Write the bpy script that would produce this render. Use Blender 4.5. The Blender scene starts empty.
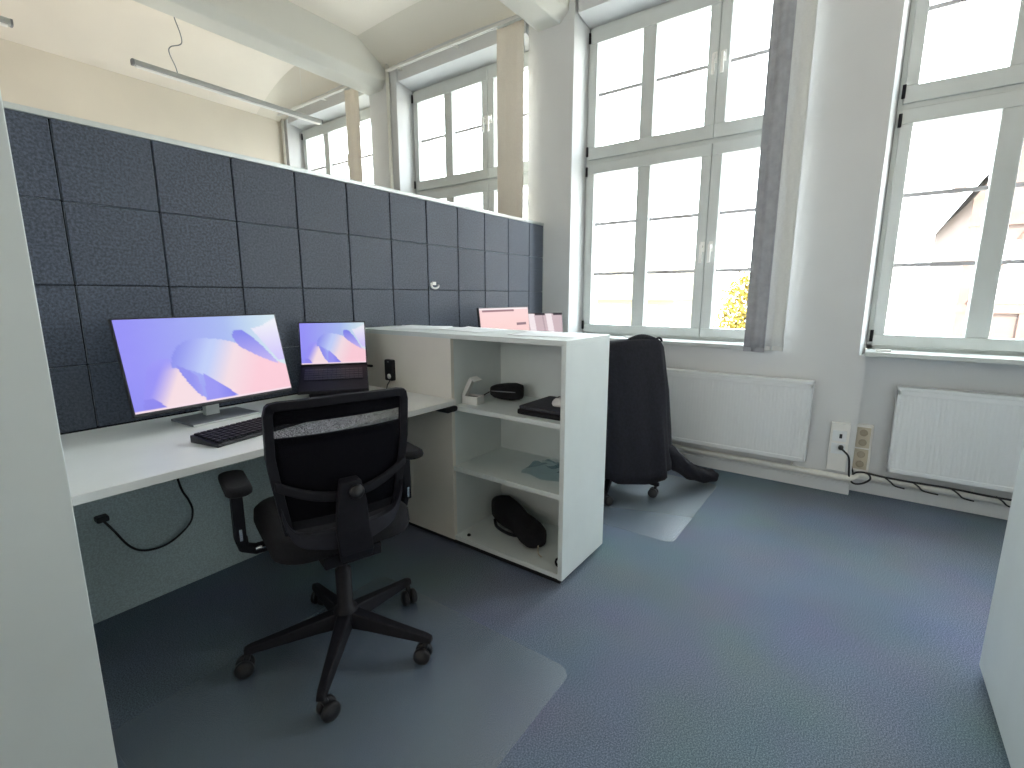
import bpy, math, random
from mathutils import Vector, Matrix
random.seed(7)
R = math.radians
SC = bpy.context.scene
COL = SC.collection

# ------------------------------------------------------------------ materials
def lin(c):
    c = c / 255.0
    return c / 12.92 if c <= 0.04045 else ((c + 0.055) / 1.055) ** 2.4
def rgb(r, g, b): return (lin(r), lin(g), lin(b), 1.0)

def mat(name, col, rough=0.5, metal=0.0, vary=0.0, scale=40.0, bump=0.0, bscale=None, spec=0.5, col2=None, contrast=(0.35, 0.65)):
    m = bpy.data.materials.new(name); m.use_nodes = True
    nt = m.node_tree; p = nt.nodes['Principled BSDF']
    p.inputs['Roughness'].default_value = rough; p.inputs['Metallic'].default_value = metal
    p.inputs['Specular IOR Level'].default_value = spec
    tc = nt.nodes.new('ShaderNodeTexCoord')
    nz = nt.nodes.new('ShaderNodeTexNoise'); nz.inputs['Scale'].default_value = scale
    nz.inputs['Detail'].default_value = 3.0
    nt.links.new(tc.outputs['Object'], nz.inputs['Vector'])
    rp = nt.nodes.new('ShaderNodeValToRGB')
    v = vary
    a = tuple(max(0, x * (1 - v)) for x in col[:3]) + (1,)
    b = col2 if col2 else tuple(min(1, x * (1 + v)) for x in col[:3]) + (1,)
    rp.color_ramp.elements[0].color = a; rp.color_ramp.elements[0].position = contrast[0]
    rp.color_ramp.elements[1].color = b; rp.color_ramp.elements[1].position = contrast[1]
    nt.links.new(nz.outputs['Fac'], rp.inputs['Fac'])
    nt.links.new(rp.outputs['Color'], p.inputs['Base Color'])
    if bump:
        n2 = nt.nodes.new('ShaderNodeTexNoise'); n2.inputs['Scale'].default_value = bscale or scale
        n2.inputs['Detail'].default_value = 2.0
        nt.links.new(tc.outputs['Object'], n2.inputs['Vector'])
        bp = nt.nodes.new('ShaderNodeBump'); bp.inputs['Strength'].default_value = bump; bp.inputs['Distance'].default_value = 0.004
        nt.links.new(n2.outputs['Fac'], bp.inputs['Height']); nt.links.new(bp.outputs['Normal'], p.inputs['Normal'])
    return m

def screen_mat(name, strength):
    m = bpy.data.materials.new(name); m.use_nodes = True; nt = m.node_tree
    nt.nodes.clear()
    at = nt.nodes.new('ShaderNodeAttribute'); at.attribute_name = 'Col'
    em = nt.nodes.new('ShaderNodeEmission'); em.inputs['Strength'].default_value = strength
    gl = nt.nodes.new('ShaderNodeBsdfGlossy'); gl.inputs['Roughness'].default_value = 0.35; gl.inputs['Color'].default_value = (0.02, 0.02, 0.02, 1)
    ad = nt.nodes.new('ShaderNodeAddShader'); o = nt.nodes.new('ShaderNodeOutputMaterial')
    nt.links.new(at.outputs['Color'], em.inputs['Color']); nt.links.new(em.outputs[0], ad.inputs[0])
    nt.links.new(gl.outputs[0], ad.inputs[1]); nt.links.new(ad.outputs[0], o.inputs[0])
    return m

def see_mat(name, tint, fac_surface, surf_col, rough, fresnel=1.45, gloss=1.0):
    """clear sheet: tinted transparency + a share of surface colour + fresnel gloss"""
    m = bpy.data.materials.new(name); m.use_nodes = True; nt = m.node_tree; nt.nodes.clear()
    o = nt.nodes.new('ShaderNodeOutputMaterial')
    tr = nt.nodes.new('ShaderNodeBsdfTransparent'); tr.inputs[0].default_value = tint
    df = nt.nodes.new('ShaderNodeBsdfDiffuse'); df.inputs[0].default_value = surf_col
    m1 = nt.nodes.new('ShaderNodeMixShader'); m1.inputs[0].default_value = fac_surface
    nt.links.new(tr.outputs[0], m1.inputs[1]); nt.links.new(df.outputs[0], m1.inputs[2])
    gl = nt.nodes.new('ShaderNodeBsdfGlossy'); gl.inputs['Roughness'].default_value = rough
    gl.inputs['Color'].default_value = (gloss, gloss, gloss, 1)
    fr = nt.nodes.new('ShaderNodeFresnel'); fr.inputs[0].default_value = fresnel
    m2 = nt.nodes.new('ShaderNodeMixShader')
    ge = nt.nodes.new('ShaderNodeNewGeometry'); mu = nt.nodes.new('ShaderNodeMath'); mu.operation = 'MULTIPLY'
    iv = nt.nodes.new('ShaderNodeMath'); iv.operation = 'SUBTRACT'; iv.inputs[0].default_value = 1.0
    nt.links.new(ge.outputs['Backfacing'], iv.inputs[1]); nt.links.new(fr.outputs[0], mu.inputs[0]); nt.links.new(iv.outputs[0], mu.inputs[1])
    nt.links.new(mu.outputs[0], m2.inputs[0]); nt.links.new(m1.outputs[0], m2.inputs[1]); nt.links.new(gl.outputs[0], m2.inputs[2])
    nt.links.new(m2.outputs[0], o.inputs[0])
    return m

M = {}
M['wall'] = mat('wall_paint', (0.67, 0.68, 0.69, 1), 0.9, vary=0.025, scale=2.0, bump=0.05, bscale=60)
M['wallwarm'] = mat('wall_paint_warm', (0.745, 0.69, 0.60, 1), 0.9, vary=0.03, scale=1.5, bump=0.05, bscale=60)
M['ceil'] = mat('ceiling_paint', (0.84, 0.775, 0.69, 1), 0.95, vary=0.03, scale=1.2)
M['shade_strip'] = mat('shade_strip_paint', (0.76, 0.71, 0.62, 1), 0.95, vary=0.02, scale=1.2)  # shade of the ceiling beside the windows, put into a darker strip
M['beam'] = mat('beam_paint', (0.70, 0.69, 0.64, 1), 0.95, vary=0.03, scale=1.2)
M['white'] = mat('white_laminate', (0.72, 0.77, 0.76, 1), 0.45, vary=0.015, scale=8)
M['cream'] = mat('cream_laminate', (0.80, 0.77, 0.70, 1), 0.5, vary=0.015, scale=8)
M['desk'] = mat('desk_laminate', (0.82, 0.83, 0.81, 1), 0.4, vary=0.015, scale=8)
M['frame'] = mat('window_paint', (0.60, 0.63, 0.62, 1), 0.45, vary=0.015, scale=10)
M['bar'] = mat('glazing_bar_paint', (0.52, 0.50, 0.53, 1), 0.5, vary=0.02, scale=10)
M['rad'] = mat('radiator_enamel', (0.78, 0.81, 0.83, 1), 0.35, vary=0.01, scale=5)
M['pipe'] = mat('pipe_enamel', (0.78, 0.77, 0.72, 1), 0.35, vary=0.02, scale=20)
M['felt'] = mat('grey_felt', (0.040, 0.051, 0.075, 1), 0.50, vary=0.3, scale=120, bump=0.25, bscale=260, spec=0.5, col2=(0.078, 0.096, 0.140, 1))
_p = M['felt'].node_tree.nodes['Principled BSDF']; _p.inputs['Sheen Weight'].default_value = 1.0; _p.inputs['Sheen Roughness'].default_value = 0.35; _p.inputs['Sheen Tint'].default_value = (0.8, 0.9, 1.0, 1)
M['groove'] = mat('felt_groove', (0.012, 0.013, 0.017, 1), 0.95, vary=0.1, scale=50)
M['alu'] = mat('satin_aluminium', (0.62, 0.65, 0.64, 1), 0.35, metal=0.6, vary=0.03, scale=30)
M['lower'] = mat('grey_speckled_board', (0.50, 0.61, 0.63, 1), 0.8, vary=0.15, scale=160)
M['black'] = mat('black_plastic', (0.012, 0.012, 0.015, 1), 0.45, vary=0.15, scale=60)
M['dark'] = mat('dark_plastic', (0.010, 0.0095, 0.0135, 1), 0.55, vary=0.12, scale=60, spec=0.25)
M['fabric'] = mat('black_upholstery', (0.008, 0.0075, 0.0105, 1), 0.95, vary=0.3, scale=200, bump=0.2, bscale=300)
M['jacket'] = mat('navy_cloth', (0.008, 0.008, 0.014, 1), 0.95, vary=0.3, scale=60, bump=0.3, bscale=120)
M['steel'] = mat('polished_steel', (0.75, 0.76, 0.78, 1), 0.2, metal=1.0, vary=0.02, scale=50)
M['grey'] = mat('grey_plastic', (0.20, 0.21, 0.23, 1), 0.45, vary=0.05, scale=50)
M['paper'] = mat('white_paper', (0.85, 0.87, 0.90, 1), 0.6, vary=0.01, scale=10)
M['whiteplastic'] = mat('white_plastic', (0.82, 0.81, 0.78, 1), 0.4, vary=0.01, scale=20)
M['beige'] = mat('beige_plastic', (0.56, 0.50, 0.39, 1), 0.45, vary=0.03, scale=20)
M['beige_dark'] = mat('dull_beige_plastic', (0.36, 0.31, 0.23, 1), 0.5, vary=0.03, scale=20)
M['felt_sleeve'] = mat('charcoal_sleeve', (0.050, 0.050, 0.062, 1), 0.9, vary=0.25, scale=200)
M['curtgrey'] = mat('grey_curtain_cloth', (0.36, 0.37, 0.40, 1), 0.95, vary=0.08, scale=18)
M['curtlight'] = mat('pale_curtain_cloth', (0.66, 0.67, 0.66, 1), 0.95, vary=0.02, scale=90)
M['curtain'] = mat('beige_curtain_cloth', (0.86, 0.80, 0.71, 1), 0.95, vary=0.02, scale=90)
M['yellowleaf'] = mat('autumn_leaf', (0.20, 0.15, 0.012, 1), 0.7, vary=0.5, scale=3.0)
M['bark'] = mat('bark', (0.10, 0.07, 0.05, 1), 0.9, vary=0.3, scale=8)
M['plaster'] = mat('pink_plaster', (0.082, 0.058, 0.050, 1), 0.9, vary=0.08, scale=1.5)
M['timber'] = mat('red_brown_timber', (0.085, 0.050, 0.040, 1), 0.8, vary=0.15, scale=4)
M['rooft'] = mat('pink_roof_tile', (0.10, 0.075, 0.066, 1), 0.85, vary=0.15, scale=10)
M['ochre'] = mat('pale_ochre_plaster', (0.20, 0.175, 0.13, 1), 0.9, vary=0.05, scale=1)
M['street'] = mat('sunlit_paving', (0.46, 0.44, 0.39, 1), 0.9, vary=0.1, scale=0.7)
M['glass'] = see_mat('window_glass', (0.97, 0.98, 0.98, 1), 0.0, (1, 1, 1, 1), 0.03)
M['net'] = see_mat('black_chair_netting', (0.60, 0.60, 0.63, 1), 0.62, (0.012, 0.012, 0.016, 1), 0.6, 1.05, 0.2)
_n = M['net'].node_tree; _t = _n.nodes.new('ShaderNodeTexNoise'); _t.inputs['Scale'].default_value = 420; _t.inputs['Detail'].default_value = 1
_c = _n.nodes.new('ShaderNodeTexCoord'); _n.links.new(_c.outputs['Object'], _t.inputs['Vector'])
_r = _n.nodes.new('ShaderNodeMapRange'); _r.inputs[1].default_value = 0.38; _r.inputs[2].default_value = 0.62; _r.inputs[3].default_value = 0.85; _r.inputs[4].default_value = 0.25
_n.links.new(_t.outputs['Fac'], _r.inputs[0])
_m = [q for q in _n.nodes if q.type == 'MIX_SHADER' and not q.inputs[0].is_linked][0]; _n.links.new(_r.outputs[0], _m.inputs[0])
M['vinyl'] = see_mat('clear_floor_vinyl', (0.86, 0.89, 0.92, 1), 0.09, (0.50, 0.58, 0.64, 1), 0.42, 1.85, 1.0)
M['bluefilm'] = see_mat('clear_blue_film', (0.80, 0.90, 0.93, 1), 0.25, (0.28, 0.42, 0.48, 1), 0.25, 1.45)
EXPO = 1.86
M['screen'] = screen_mat('lit_screen', 1.0 / 2 ** EXPO)

# speckled office carpet
def carpet():
    m = mat('blue_grey_carpet', (0.06, 0.07, 0.085, 1), 0.98, vary=0.5, scale=110, bump=0.6, bscale=350, spec=0.1)
    nt = m.node_tree; p = nt.nodes['Principled BSDF']
    tc = [n for n in nt.nodes if n.type == 'TEX_COORD'][0]
    v = nt.nodes.new('ShaderNodeTexNoise'); v.inputs['Scale'].default_value = 260; v.inputs['Detail'].default_value = 1
    nt.links.new(tc.outputs['Object'], v.inputs['Vector'])
    r2 = nt.nodes.new('ShaderNodeValToRGB')
    r2.color_ramp.elements[0].position = 0.36; r2.color_ramp.elements[0].color = (0.120, 0.150, 0.200, 1)
    r2.color_ramp.elements[1].position = 0.66; r2.color_ramp.elements[1].color = (0.270, 0.325, 0.410, 1)
    nt.links.new(v.outputs['Fac'], r2.inputs['Fac'])
    w = nt.nodes.new('ShaderNodeTexNoise'); w.inputs['Scale'].default_value = 2.2
    nt.links.new(tc.outputs['Object'], w.inputs['Vector'])
    mx = nt.nodes.new('ShaderNodeMix'); mx.data_type = 'RGBA'; mx.blend_type = 'MULTIPLY'; mx.inputs[0].default_value = 0.35
    nt.links.new(r2.outputs['Color'], mx.inputs[6]); nt.links.new(w.outputs['Color'], mx.inputs[7])
    nt.links.new(mx.outputs[2], p.inputs['Base Color'])
    return m
M['carpet'] = carpet()

# ------------------------------------------------------------------ mesh builder
class MB:
    def __init__(s): s.v = []; s.f = []; s.sm = []; s.X = Matrix.Identity(4)
    def _add(s, vs, fs, smooth=False):
        n = len(s.v)
        s.v += [s.X @ Vector(v) for v in vs]
        s.f += [tuple(i + n for i in f) for f in fs]; s.sm += [smooth] * len(fs)
        return s
    def box(s, x0, y0, z0, x1, y1, z1):
        x0, x1 = sorted((x0, x1)); y0, y1 = sorted((y0, y1)); z0, z1 = sorted((z0, z1))
        return s._add([(x0,y0,z0),(x1,y0,z0),(x1,y1,z0),(x0,y1,z0),(x0,y0,z1),(x1,y0,z1),(x1,y1,z1),(x0,y1,z1)],
                      [(0,3,2,1),(4,5,6,7),(0,1,5,4),(1,2,6,5),(2,3,7,6),(3,0,4,7)])
    def prism(s, poly, a, b, axis='z'):
        def pt(p, h):
            if axis == 'z': return (p[0], p[1], h)
            if axis == 'x': return (h, p[0], p[1])
            return (p[0], h, p[1])
        n = len(poly)
        vs = [pt(p, a) for p in poly] + [pt(p, b) for p in poly]
        fs = [tuple(range(n))[::-1], tuple(range(n, 2 * n))] + [(i, (i + 1) % n, (i + 1) % n + n, i + n) for i in range(n)]
        return s._add(vs, fs)
    def loft(s, rings, cap=True, smooth=True, closed=True):
        n = len(rings[0]); vs = [p for r in rings for p in r]; fs = []
        for i in range(len(rings) - 1):
            for j in range(n if closed else n - 1):
                k = (j + 1) % n
                fs.append((i*n+j, i*n+k, (i+1)*n+k, (i+1)*n+j))
        s._add(vs, fs, smooth)
        if cap and closed:
            m = len(s.v) - len(vs)
            s.f += [tuple(m + j for j in range(n))[::-1], tuple(m + (len(rings)-1)*n + j for j in range(n))]; s.sm += [False, False]
        return s
    def tube(s, path, r, n=10, cap=True):
        P = [Vector(p) for p in path]; rs = r if isinstance(r, (list, tuple)) else [r] * len(P)
        rings = []; up = None
        for i, p in enumerate(P):
            t = (P[min(i+1, len(P)-1)] - P[max(i-1, 0)]).normalized()
            if up is None:
                a = Vector((0, 0, 1)) if abs(t.z) < 0.9 else Vector((1, 0, 0))
                up = (a - t * a.dot(t)).normalized()
            else: up = (up - t * up.dot(t)).normalized()
            w = t.cross(up)
            rings.append([tuple(p + (up * math.cos(2*math.pi*j/n) + w * math.sin(2*math.pi*j/n)) * rs[i]) for j in range(n)])
        return s.loft(rings, cap)
    def lathe(s, prof, n=20, c=(0, 0, 0), axis='z'):
        rings = []
        for r, h in prof:
            ring = []
            for j in range(n):
                a = 2*math.pi*j/n; u, w = r*math.cos(a), r*math.sin(a)
                ring.append({'z': (c[0]+u, c[1]+w, c[2]+h), 'x': (c[0]+h, c[1]+u, c[2]+w), 'y': (c[0]+w, c[1]+h, c[2]+u)}[axis])
            rings.append(ring)
        return s.loft(rings)
    def grid(s, fn, nu, nv, smooth=True):
        vs = [fn(i/nu, j/nv) for j in range(nv+1) for i in range(nu+1)]
        fs = [(j*(nu+1)+i, j*(nu+1)+i+1, (j+1)*(nu+1)+i+1, (j+1)*(nu+1)+i) for j in range(nv) for i in range(nu)]
        return s._add(vs, fs, smooth)
    def build(s, name, m, parent=None, world=True, bevel=0.0, seg=2, solid=0.0, subdiv=0, at=None):
        me = bpy.data.meshes.new(name)
        off = Vector((0, 0, 0))
        if parent is not None and world:
            o = parent
            while o is not None: off += o.location; o = o.parent
        elif at is not None: off = Vector(at)
        me.from_pydata([tuple(v - off) for v in s.v], [], s.f); me.update()
        for p, q in zip(me.polygons, s.sm): p.use_smooth = q
        me.materials.append(m)
        ob = bpy.data.objects.new(name, me); COL.objects.link(ob)
        if parent is not None: ob.parent = parent
        elif at is not None: ob.location = at
        if subdiv:
            d = ob.modifiers.new('sub', 'SUBSURF'); d.levels = subdiv; d.render_levels = subdiv
        if solid:
            d = ob.modifiers.new('thick', 'SOLIDIFY'); d.thickness = solid; d.offset = 0
        if bevel:
            d = ob.modifiers.new('bevel', 'BEVEL'); d.width = bevel; d.segments = seg; d.limit_method = 'ANGLE'; d.angle_limit = R(40)
        return ob

def box(*a): return MB().box(*a)
def thing(name, label, cat, loc=(0, 0, 0), rotz=0.0, group=None):
    o = bpy.data.objects.new(name, None); COL.objects.link(o); o.empty_display_size = 0.05
    o.location = loc; o.rotation_euler = (0, 0, rotz); o['label'] = label; o['category'] = cat
    if group: o['group'] = group
    return o
def tag(o, label, cat, group=None):
    o['label'] = label; o['category'] = cat
    if group: o['group'] = group
    return o
def struct(o): o['kind'] = 'structure'; return o
def copy_tree(o, parent=None):
    c = o.copy(); COL.objects.link(c)
    if parent is not None: c.parent = parent; c.matrix_parent_inverse = o.matrix_parent_inverse.copy()
    for ch in list(o.children): copy_tree(ch, c)
    return c
def spline(pts, n=8):
    P = [Vector(p) for p in pts]; out = []
    for i in range(len(P) - 1):
        a, b, c, d = P[max(i-1, 0)], P[i], P[i+1], P[min(i+2, len(P)-1)]
        for k in range(n):
            t = k / n
            out.append(0.5 * ((2*b) + (c-a)*t + (2*a-5*b+4*c-d)*t*t + (3*b-a-3*c+d)*t**3))
    out.append(P[-1]); return [tuple(v) for v in out]
def rrect(w, h, r, n=5, cx=0, cy=0):
    out = []
    for sx, sy, a0 in ((1, 1, 0), (-1, 1, 90), (-1, -1, 180), (1, -1, 270)):
        for k in range(n + 1):
            a = R(a0 + 90 * k / n)
            out.append((cx + sx * (w/2 - r) + r * math.cos(a), cy + sy * (h/2 - r) + r * math.sin(a)))
    return out

# ------------------------------------------------------------------ key dimensions
XW, XN, YP = 3.518, 3.62, 2.225        # window wall face, recessed niche face, partition face
XS, YS = 1.6235, 0.915                 # shelf front face, shelf end
PITCH, WW = 1.97, 1.50                 # window spacing and width
def WL(k): return 1.94 + PITCH * k     # far (left) edge of window k; k=0 is the large one in view
FARY, FRONTY, LEFTX = 6.0, -3.8, -3.2

# ------------------------------------------------------------------ room shell
struct(box(LEFTX, FRONTY, -0.05, XW + 0.15, FARY + 0.1, 0.0).build('floor', M['carpet']))
# window wall: piers with splayed reveals, parapets, lintels
wb = MB()
top = 3.75
for k in range(-2, 4):
    l0, r1 = WL(k - 1), WL(k) - WW                       # pier between window k-1 (below) and window k
    y0, y1 = l0, r1
    if k == -2: y0 = FRONTY
    if k == 3: y1 = FARY + 0.1
    wb.prism([(XW, y0 + 0.03 if k > -2 else y0), (3.72, y0), (3.98, y0), (3.98, y1), (3.72, y1), (XW, y1 - 0.03 if k < 3 else y1)], 0, top)
for k in range(-2, 3):
    y1, y0 = WL(k), WL(k) - WW
    xf = XN if k == -1 else XW
    if k == -1:
        wb.box(XN, y0 - 0.001, 0, 3.98, y1 + 0.001, 0.868)
        wb.box(XW, y1 - 0.008, 0, 3.98, y1 + 0.03, 0.868)
    else: wb.box(XW, y0 - 0.03, 0, 3.98, y1 + 0.03, 0.868)
    wb.prism([(XW, 3.27), (3.72, 3.235), (3.98, 3.235), (3.98, top), (XW, top)], y0 - 0.001, y1 + 0.001, 'y')
ww = wb.build('wall_right', M['wall']); struct(ww)
struct(box(LEFTX, FARY, 0, XW + 0.02, FARY + 0.1, 3.9).build('wall_back', M['wallwarm']))
struct(box(LEFTX - 0.1, FRONTY, 0, LEFTX, FARY + 0.1, 3.9).build('wall_left', M['wallwarm']))
struct(box(LEFTX, FRONTY - 0.1, 0, 3.98, FRONTY, 3.9).build('wall_front', M['wallwarm']))
# ceiling: shallow vaults between beams, sloped strip imitating the shaded ceiling edge by the windows
beams = [-1.95, 0.09, 2.19, 4.26]
def zc(y):
    if y > 4.4:
        t = max(0, (y - 4.9) / 1.1)
        return 3.62 - 0.32 * t * t
    for a, b in zip([-3.95] + beams, beams):
        if a <= y <= b:
            u = (y - a) / (b - a); return 3.585 + 0.035 * math.sin(math.pi * u)
    return 3.55
NY = 110
def cpt(u, v):
    y = FRONTY - 0.1 + (FARY + 0.2 - FRONTY) * u
    z = zc(min(y, 6.0))
    xs = [(LEFTX - 0.1, z), (0.0, z), (3.2, z)]
    return (xs[int(round(v * 2))][0], y, xs[int(round(v * 2))][1])
def spt(u, v):
    y = FRONTY - 0.1 + (FARY + 0.2 - FRONTY) * u; z = zc(min(y, 6.0))
    return (3.2 + (XW + 0.04 - 3.2) * v, y, z - 0.20 * v * max(0.0, min(1, (6.05 - y) / 0.9)))
cm = MB(); cm.grid(cpt, NY, 2, smooth=True)
cg = cm.build('ceiling', M['ceil'], solid=0.0); struct(cg)
struct(MB().grid(spt, NY, 1, smooth=True).build('trim_10', M['shade_strip']))
for i, yb in enumerate(beams):
    h = 0.17
    poly = [(yb - h, 3.7), (yb - h, 3.31), (yb - h + 0.07, 3.24), (yb + h - 0.07, 3.24), (yb + h, 3.31), (yb + h, 3.7)]
    struct(MB().prism(poly, LEFTX, XW + 0.01, 'x').build('trim_%d' % (i + 1), M['beam'], bevel=0.012))
# roof slab above (keeps the daylight out)
struct(box(LEFTX - 0.2, FRONTY - 0.2, 3.92, 3.98, FARY + 0.3, 4.05).build('trim_9', M['wall']))

# baseboards
struct(box(XW - 0.012, -0.038, 0, XW, 2.2, 0.075).build('baseboard_right', M['wall'], bevel=0.003))
struct(box(XN - 0.012, -1.5, 0, XN, -0.035, 0.075).build('baseboard_niche', M['wall'], bevel=0.003))

# ------------------------------------------------------------------ windows
def window(k, n):
    L = WL(k)
    zb, zt = 0.895, 3.235
    fr = MB()
    xa, xb = 3.705, 3.79
    fr.box(xa, L - 0.035, zb, xb, L, zt).box(xa, L - WW, zb, xb, L - WW + 0.035, zt)
    fr.box(xa, L - WW, zb, xb, L, zb + 0.03).box(xa, L - WW, zt - 0.035, xb, L, zt)
    fr.box(xa, L - WW + 0.03, 2.235, xb, L - 0.03, 2.295)
    f = fr.build('window_%d' % n, M['frame'], bevel=0.004); struct(f)
    sill = box(3.475, L - WW + 0.0, 0.868, 3.71, L - 0.0, 0.897)
    sill.build('window_sill', M['frame'], f, bevel=0.006)
    x0, x1 = 3.685, 3.765
    for (za, zz, g0, g1, bars, hz) in ((0.917, 2.25, 0.985, 2.17, (1.395, 1.79), 1.56), (2.28, 3.212, 2.37, 3.11, (2.76,), 2.78)):
        for (ya, yz, cols) in ((0.022, 0.972, ((0.082, 0.44), (0.54, 0.905))), (0.976, 1.478, ((1.045, 1.41),))):
            s = MB()
            A, B = L - ya, L - yz
            s.box(x0, B, za, x1, A, g0).box(x0, B, g1, x1, A, zz)
            s.box(x0, L - cols[0][0], g0, x1, A, g1).box(x0, B, g0, x1, L - cols[-1][1], g1)
            if len(cols) == 2: s.box(x0 + 0.004, L - cols[1][0], g0, x1, L - cols[0][1], g1)
            so = s.build('sash', M['frame'], f, bevel=0.005)
            for c in cols:
                box(3.742, L - c[1] - 0.004, g0 - 0.004, 3.748, L - c[0] + 0.004, g1 + 0.004).build('window_pane', M['glass'], so)
                for zbr in bars:
                    box(3.730, L - c[1] - 0.002, zbr - 0.0115, 3.741, L - c[0] + 0.002, zbr + 0.0115).build('glazing_bar', M['bar'], so)
            # lever handle at the meeting stile
            hy = L - (0.955 if ya < 0.5 else 1.012)
            hb = MB().box(x0 - 0.012, hy - 0.014, hz - 0.035, x0, hy + 0.014, hz + 0.035)
            hb.box(x0 - 0.04, hy - 0.009, hz - 0.010, x0 - 0.012, hy + 0.009, hz + 0.010)
            hb.box(x0 - 0.052, hy - 0.010, hz - 0.115, x0 - 0.036, hy + 0.010, hz + 0.012)
            hb.build('window_handle', M['whiteplastic'], so, bevel=0.003)
        for zh in (za + 0.06, zz - 0.06):
            MB().lathe([(0.009, -0.035), (0.009, 0.035)], 10, (x0 - 0.008, L - 0.020, zh)).build('hinge', M['dark'], f)
    return f
window(0, 1); window(-1, 2); window(1, 3); window(2, 4); window(-2, 5)

# ------------------------------------------------------------------ partition with felt tiles
t0, TS = 0.4936, 0.2802
pt = thing('partition_wall', 'long office divider covered in dark grey felt tiles behind the desks', 'room divider', (1.9, YP + 0.03, 0))
xa, xb = -0.75, XW - 0.002
rows = [(0.745, 0.9746), (0.9746, 1.251), (1.251, 1.5278), (1.5278, 1.785)]
fm = MB()
i0 = -5
edges = [x for x in [t0 + TS * i for i in range(-5, 12)] if xa < x < xb - 0.05]
edges = [xa] + edges + [xb - 0.012]
for j, (za, zb) in enumerate(rows):
    for i in range(len(edges) - 1):
        fm.box(edges[i] + 0.0028, YP - 0.012, za + 0.0014, edges[i + 1] - 0.0028, YP + 0.004, zb - 0.0014)
fm.build('felt_tiles', M['felt'], pt, bevel=0.0022, seg=1)
box(xa, YP + 0.002, 0.70, xb - 0.012, YP + 0.05, 1.785).build('core_board', M['groove'], pt)
box(xa, YP - 0.012, 1.785, xb, YP + 0.052, 1.806).build('top_rail', M['alu'], pt, bevel=0.003)
box(xb - 0.012, YP - 0.012, 0.02, xb, YP + 0.052, 1.785).build('end_rail', M['alu'], pt, bevel=0.002)
box(xa, YP + 0.0, 0.0, xb - 0.012, YP + 0.05, 0.70).build('lower_panel', M['lower'], pt)
# small white cable hook stuck on the felt above the second desk
hk = MB().tube(spline([(2.19, YP - 0.02, 1.296), (2.195, YP - 0.024, 1.27), (2.22, YP - 0.028, 1.262), (2.25, YP - 0.024, 1.272), (2.255, YP - 0.02, 1.285)], 5), 0.006, 8)
hk.box(2.205, YP - 0.020, 1.283, 2.235, YP - 0.012, 1.303)
tag(hk.build('hook', M['whiteplastic'], at=(2.22, YP - 0.015, 1.28)), 'small white curved hook stuck on the felt divider', 'hook')

# ------------------------------------------------------------------ shelf unit
ds = 0.393
su = thing('shelf_unit', 'low white open shelf unit standing between the two desks', 'shelf', (XS + ds / 2, 1.56, 0))
x0, x1, ZT = XS, XS + ds, 1.0446
YE = 2.205; YD = 1.542
box(x0, YS, ZT - 0.022, x1, YE, ZT).build('top_board', M['white'], su, bevel=0.0015)
box(x0, YS, 0.03, x1, YS + 0.022, ZT - 0.022).build('end_panel', M['white'], su, bevel=0.0015)
box(x0, YE - 0.02, 0.03, x1, YE, ZT - 0.022).build('end_panel', M['white'], su, bevel=0.0015)
box(x0 + 0.02, YD - 0.02, 0.05, x1 - 0.012, YD, ZT - 0.022).build('divider_panel', M['white'], su, bevel=0.001)
box(x1 - 0.012, YS + 0.022, 0.05, x1, YE - 0.02, ZT - 0.022).build('back_panel', M['white'], su)
box(x0, YD - 0.02, 0.03, x0 + 0.02, YE - 0.02, ZT - 0.022).build('closed_front', M['cream'], su, bevel=0.001)
for z in (0.052, 0.410, 0.710):
    box(x0 + 0.004, YS + 0.022, z - 0.022, x1 - 0.012, YD - 0.02, z).build('shelf_board', M['white'], su, bevel=0.001)
box(x0 + 0.022, YS + 0.022, 0.0, x1 - 0.012, YE - 0.02, 0.03).build('plinth', M['black'], su)

# ------------------------------------------------------------------ first desk
DZ = 0.742
def desk(xa, xb, label, handle=True):
    d = thing('desk', label, 'desk', ((xa + xb) / 2, 1.86, 0))
    box(xa, 1.49, DZ - 0.025, xb, YP - 0.016, DZ).build('desk_top', M['desk'], d, bevel=0.002)
    for lx in ((xa + 0.030, xb - 0.27) if handle else (xa + 0.12, xb - 0.17)):
        box(lx - 0.026, 1.93, 0.03, lx + 0.026, 2.01, DZ - 0.045).build('desk_leg', M['dark'], d, bevel=0.003)
        box(lx - 0.028, 1.88, 0.0, lx + 0.028, 2.17, 0.03).build('desk_foot', M['dark'], d, bevel=0.004)
    box(xa + 0.06, 1.94, DZ - 0.045, xb - 0.24, 2.0, DZ - 0.025).build('cross_beam', M['dark'], d)
    if handle:
        MB().prism(rrect(0.075, 0.026, 0.0125, 5, xb - 0.042, DZ - 0.037), 1.478, 1.55, 'y').build('height_lever', M['black'], d, bevel=0.002)
    return d
desk(0.262, XS - 0.003, 'white desk with the monitor, keyboard and mesh chair')
desk(XS + ds + 0.003, XW - 0.06, 'white desk behind the shelf unit, near the window', False)

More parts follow.
